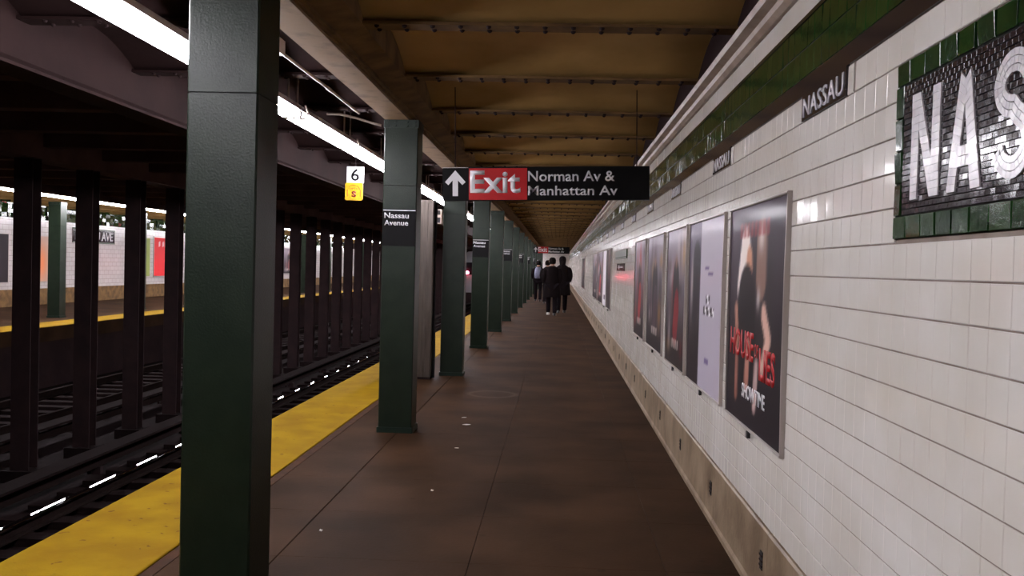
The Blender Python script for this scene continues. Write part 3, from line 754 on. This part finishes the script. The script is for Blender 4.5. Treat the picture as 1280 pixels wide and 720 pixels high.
# speaker box hanging beneath the fixtures, and a steel cabinet
t = thing('speaker_box', 'small beige loudspeaker box hanging under the lights', 'loudspeaker', (-2.04, 16, 2.25))
MB().box(-2.14, -1.99, 15.95, 16.15, 2.25, 2.49).build('case', M['mould'], t); MB().box(-2.12, -2.01, 15.944, 15.951, 2.265, 2.355).build('grille', M['hole'], t); MB().box(-2.12, -2.01, 15.944, 15.951, 2.40, 2.475).build('grille', M['hole'], t)
MB().box(-2.13, -2.10, 16.03, 16.07, 2.49, 2.705).build('bracket', M['chan'], t)
t = thing('steel_cabinet', 'tall narrow steel cabinet between second and third pillars', 'cabinet', (-1.8, 12.8, 0))
MB().cbox(-2.33, -1.68, 12.65, 12.95, 0.03, 2.42, .012).build('body', M['ssteel'], t); MB().box(-2.32, -1.685, 12.66, 12.94, 0, .04).build('plinth', M['darks'], t)  # hidden left part widened so the body blocks tube light from the third pillar
MB().box(-2.30, -1.76, 12.642, 12.651, .1, 2.38).build('door', M['ssteel'], t)
MB().tube([(-1.66, 12.8, .01), (-1.655, 12.8, .3), (-1.668, 12.8, .9), (-1.675, 12.8, 1.6), (-1.67, 12.8, 2.4)], .02, 8).build('cable', M['hole'], t)

# ------------------------------------------------------------ exit signs
def exit_sign(y, x0, x1, z0, z1, label, tilt):
    t = thing('exit_sign', label, 'sign', (0, 0, 0), 'hanging exit signs')
    W = x1 - x0; Hh = z1 - z0
    MB().box(x0, x1, y, y + .07, z0, z1).build('panel', M['black'], t)
    fx = lambda a: x0 + W * a
    MB().box(fx(.128), fx(.411), y - .004, y + .001, z0 + .004, z1 - .012).build('red_panel', M['red'], t)
    MB().box(fx(.0), fx(.125), y - .004, y, z1 - .008, z1 - .003).build('edge_trim', M['frame'], t)
    a = [(.062, .90), (.112, .55), (.096, .46), (.075, .60), (.075, .13), (.049, .13), (.049, .60), (.028, .46), (.012, .55)]
    MB().prism([(fx(p), y, z0 + Hh * q) for p, q in a], (0, -.003, 0)).build('arrow', M['white'], t)
    text('Exit', M['white'], t, 'lettering', (fx(.134), y - .004, z0 + Hh * .21), (1, 0, 0), (0, 0, 1), W * .245, Hh * .68, .001, .025)
    text('Norman Av &', M['white'], t, 'lettering', (fx(.415), y, z0 + Hh * .56), (1, 0, 0), (0, 0, 1), W * .418, Hh * .31, .001, .012)
    text('Manhattan Av', M['white'], t, 'lettering', (fx(.415), y, z0 + Hh * .14), (1, 0, 0), (0, 0, 1), W * .432, Hh * .29, .001, .012)
    for a in (.06, .94): MB().tube([(fx(a), y + .035, z1), (fx(a), y + .035, 3.31)], .005, 6).build('hanger_rod', M['darks'], t)
    c = Vector(((x0 + x1) / 2, y, (z0 + z1) / 2)); t.location = c
    for ch in list(t.children): ch.location = ch.location - c
    t.rotation_euler = (0, -tilt, 0)
    return t
bpy.context.view_layer.update()
exit_sign(8.2, -1.02, .772, 2.135, 2.425, 'large hanging black and red exit sign overhead, Norman and Manhattan avenues', .026)
exit_sign(46.0, -1.2, .56, 2.25, 2.58, 'small distant black and red exit sign above the walking people', 0)

# ------------------------------------------------------------ litter scraps
for (x, y, s, l) in ((-.912, 9.57, .03, 'upper of two white scraps of litter on the floor past the second pillar'), (-.846, 9.14, .04, 'lower of two white scraps of litter on the floor past the second pillar'),
                     (-.814, 7.95, .018, 'tiny grey scrap alone on the floor beside the second pillar'), (-.821, 6.42, .02, 'tiny white scrap alone in the middle of the floor'),
                     (-1.325, 5.36, .02, 'small white scrap nearest the viewer, right of the nearest pillar')):
    a = random.uniform(0, 6); c_, s_ = math.cos(a) * s, math.sin(a) * s
    tag(MB().prism([(x - c_, y - s_, .0), (x + s_ * .6, y - c_ * .6, .0), (x + c_, y + s_, .0), (x - s_ * .4, y + c_ * .5, .0)], (0, 0, .004)).build('litter_scrap', M['scrap']), l, 'litter', 'scraps of litter')

# ------------------------------------------------------------ train standing far down the near track
t = thing('subway_train', 'distant train with two red tail lamps down the near track', 'train', (-4.52, 58, -1.07))
x0, x1 = -6.0, -3.05
def carring(y, k=0): return [(x, y, z) for x, z in [(x0, -.1), (x0, 1.9), (x0 + .12, 2.2), (x0 + .5, 2.42), (-4.52, 2.5), (x1 - .5, 2.42), (x1 - .12, 2.2), (x1, 1.9), (x1, -.1)]]
MB().prism(carring(58), (0, 22, 0)).build('body', M['tsteel'], t)
MB().box(-4.9, -4.14, 57.97, 58.0, .0, 2.0).build('end_door', M['ssteel'], t)
MB().box(-4.78, -4.26, 57.95, 57.975, 1.0, 1.8).build('window', M['glass'], t)
for a in (-5.75, -3.95): MB().box(a, a + .65, 57.97, 58.01, 1.0, 1.75).build('window', M['glass'], t)
for a in (-5.55, -3.5):
    MB().tube([(a, 57.9, 1.12), (a, 58.0, 1.12)], .10, 12).build('tail_lamp', M['lampr'], t)
MB().box(-5.9, -3.15, 58.1, 79, -.45, -.1).build('underframe', M['darks'], t)
for yw in (59.5, 61.6, 75, 77):
    for xw in (-5.24, -3.80): MB().tube([(xw - .06, yw, -.63), (xw + .06, yw, -.63)], .43, 16).build('wheel', M['darks'], t)
MB().box(-4.65, -4.39, 57.5, 58.1, -.6, -.4).build('coupler', M['darks'], t)

# ------------------------------------------------------------ people walking away
def skinmesh(name, verts, edges, radii, m, parent, root=0, sub=2):
    me = bpy.data.meshes.new(name); off = wl(parent)
    me.from_pydata([Vector(v) for v in verts], edges, [])
    o = bpy.data.objects.new(name, me); C.objects.link(o)
    sk = o.modifiers.new('s', 'SKIN'); sk.use_smooth_shade = True
    for i, r in enumerate(radii):
        r = r if isinstance(r, tuple) else (r, r)
        me.skin_vertices[0].data[i].radius = r; me.skin_vertices[0].data[i].use_root = (i == root)
    ss = o.modifiers.new('u', 'SUBSURF'); ss.levels = sub; ss.render_levels = sub
    bpy.context.view_layer.update()
    m2 = bpy.data.meshes.new_from_object(o.evaluated_get(bpy.context.evaluated_depsgraph_get()))
    bpy.data.objects.remove(o); m2.name = name; m2.materials.clear(); m2.materials.append(m)
    for p in m2.polygons: p.use_smooth = True
    q = bpy.data.objects.new(name, m2); C.objects.link(q); q.parent = parent
    return q
def ring(cx_, cy_, z, rx, ry, n=16): return [(cx_ + rx * math.cos(2 * math.pi * k / n), cy_ + ry * math.sin(2 * math.pi * k / n), z) for k in range(n)]
def person(x, y, h, label, coat, long_coat, stride, shoe, yaw=0, hood=False):
    t = thing('person', label, 'person', (x, y, 0), 'people walking away down the platform')
    s = h / 1.75; w_ = 1.0
    la, ra = stride, -stride                                    # feet fore and aft along +Y (walking away)
    V = [(0, 0, .95), (0, .0, 1.15), (0, .01, 1.36), (0, .02, 1.47), (0, .03, 1.55), (0, .045, 1.66),
         (-.10, 0, .90), (-.10, la * .6 + .05, .50), (-.10, la, .10), (-.10, la + .16, .04),
         (.10, 0, .90), (.10, ra * .4 + .06, .50), (.10, ra - .03, .12), (.10, ra + .12, .04),
         (-.19, 0, 1.38), (-.25, -.04, 1.14), (-.19, .06, .97), (-.15, .05, .93),
         (.19, 0, 1.38), (.25, -.04, 1.14), (.19, .06, .97), (.15, .05, .93)]
    E_ = [(0, 1), (1, 2), (2, 3), (3, 4), (4, 5), (0, 6), (6, 7), (7, 8), (8, 9), (0, 10), (10, 11), (11, 12), (12, 13), (2, 14), (14, 15), (15, 16), (16, 17), (2, 18), (18, 19), (19, 20), (20, 21)]
    R_ = [(.15, .11), (.14, .10), (.17, .11), .06, .07, .085, .085, .058, .04, .035, .085, .058, .04, .035, .055, .042, .03, .028, .055, .042, .03, .028]
    body = skinmesh('body', [Vector(v) * s for v in V], E_, [(a * s, a * s) if not isinstance(a, tuple) else (a[0] * s, a[1] * s) for a in R_], M['skin'], t)
    def W(p): return (x + p[0] * s, y + p[1] * s, p[2] * s)
    # trousers: two tapered legs meeting at the hips
    skinmesh('trousers', [Vector(v) * s for v in [(0, 0, .97), (-.10, 0, .88), (-.10, la * .6 + .05, .50), (-.10, la - .01, .04), (.10, 0, .88), (.10, ra * .4 + .06, .50), (.10, ra - .03, .05)]],
             [(0, 1), (1, 2), (2, 3), (0, 4), (4, 5), (5, 6)], [.165 * s, .11 * s, .085 * s, .07 * s, .11 * s, .085 * s, .07 * s], M['trous'], t)
    # coat: torso loft with collar, plus sleeves running into the pockets
    hem = .55 if long_coat else .86
    rings = [[W(p) for p in ring(0, .01, z, rx, ry)] for z, rx, ry in ((hem, .27 if long_coat else .23, .20 if long_coat else .16), (.95, .235, .165), (1.12, .215, .15), (1.30, .235, .15), (1.40, .225, .135), (1.46, .14, .11), (1.50, .085, .085))]
    MB().loft(rings).build('coat', coat, t)
    for sg in (-1, 1):
        skinmesh('sleeve', [Vector(v) * s for v in [(sg * .16, 0, 1.41), (sg * .215, -.01, 1.34), (sg * .26, -.04, 1.14), (sg * .215, .07, .96)]], [(0, 1), (1, 2), (2, 3)], [.08 * s, .09 * s, .08 * s, .07 * s], coat, t)
    # hair or hood: cap over the back and crown of the head
    hr = [[W((0 + rx * math.cos(2 * math.pi * k / 14), .03 + ry * math.sin(2 * math.pi * k / 14) * (1 if math.sin(2 * math.pi * k / 14) < 0 else .55), z)) for k in range(14)] for z, rx, ry in ((1.50 if hood else 1.56, .09, .09), (1.60, .105, .115), (1.67, .11, .12), (1.73, .09, .10), (1.765, .045, .05))]
    MB().loft(hr).build('hood' if hood else 'hair', coat if hood else M['hair'], t)
    # face (turned away), ears
    MB().loft([[W((a * r, .125 + .012 * q, 1.64 + b * r)) for a, b in [(math.cos(2 * math.pi * k / 8), math.sin(2 * math.pi * k / 8)) for k in range(8)]] for q, r in ((0, .018), (1, .012), (2, .004))]).build('nose', M['skin'], t)
    for sg in (-1, 1): MB().loft([[W((sg * (.10 + .012 * q), .03 + .02 * math.cos(a) * r, 1.64 + .03 * math.sin(a) * r)) for a in [2 * math.pi * k / 8 for k in range(8)]] for q, r in ((0, 1), (1, .6))]).build('ear', M['skin'], t)
    for sg, fy, hz, sm in ((-1, la, 0, shoe), (1, ra, 0, M['shoe'])):
        MB().loft([[W((sg * .10 + rx * math.cos(a), fy + .05 + ry * math.sin(a), z)) for a in [2 * math.pi * k / 12 for k in range(12)]] for z, rx, ry in ((0.0, .052, .15), (.04, .055, .15), (.08, .045, .11), (.13, .042, .06))]).build('shoe', sm, t)
    return t
person(-.17, 31.0, 1.88, 'person in long black coat walking away, one pale shoe showing, nearest of the group', M['coat'], True, .22, M['shoew'])
person(.17, 32.8, 1.95, 'tall broad person in black coat walking away, rightmost of the group', M['coat2'], True, -.18, M['shoe'], hood=True)
person(-.88, 43.5, 1.86, 'person with grey backpack walking away at the left of the group', M['coat'], False, .15, M['shoe'])
person(-.43, 41.0, 1.86, 'person in dark jacket half hidden between backpacker and long coat', M['coat2'], False, -.2, M['shoe'])
t = thing('backpack', 'grey blue backpack worn by the person on the left', 'backpack', (-.88, 43.2, 1.0))
MB().loft([ring(-.88, 43.5 - .34, z, rx, ry, 14) for z, rx, ry in ((1.05, .13, .06), (1.1, .17, .10), (1.3, .17, .105), (1.48, .15, .09), (1.56, .09, .05))]).build('bag', M['pack'], t)
MB().loft([ring(-.88, 43.5 - .44, z, rx, ry, 12) for z, rx, ry in ((1.1, .11, .03), (1.14, .13, .045), (1.26, .13, .045), (1.3, .1, .03))]).build('pocket', M['pack'], t)
for sg in (-1, 1): MB().tube([(-.88 + sg * .09, 43.2, 1.5), (-.88 + sg * .10, 43.26, 1.57), (-.88 + sg * .11, 43.31, 1.59)], .016, 6).build('strap', M['pack'], t)
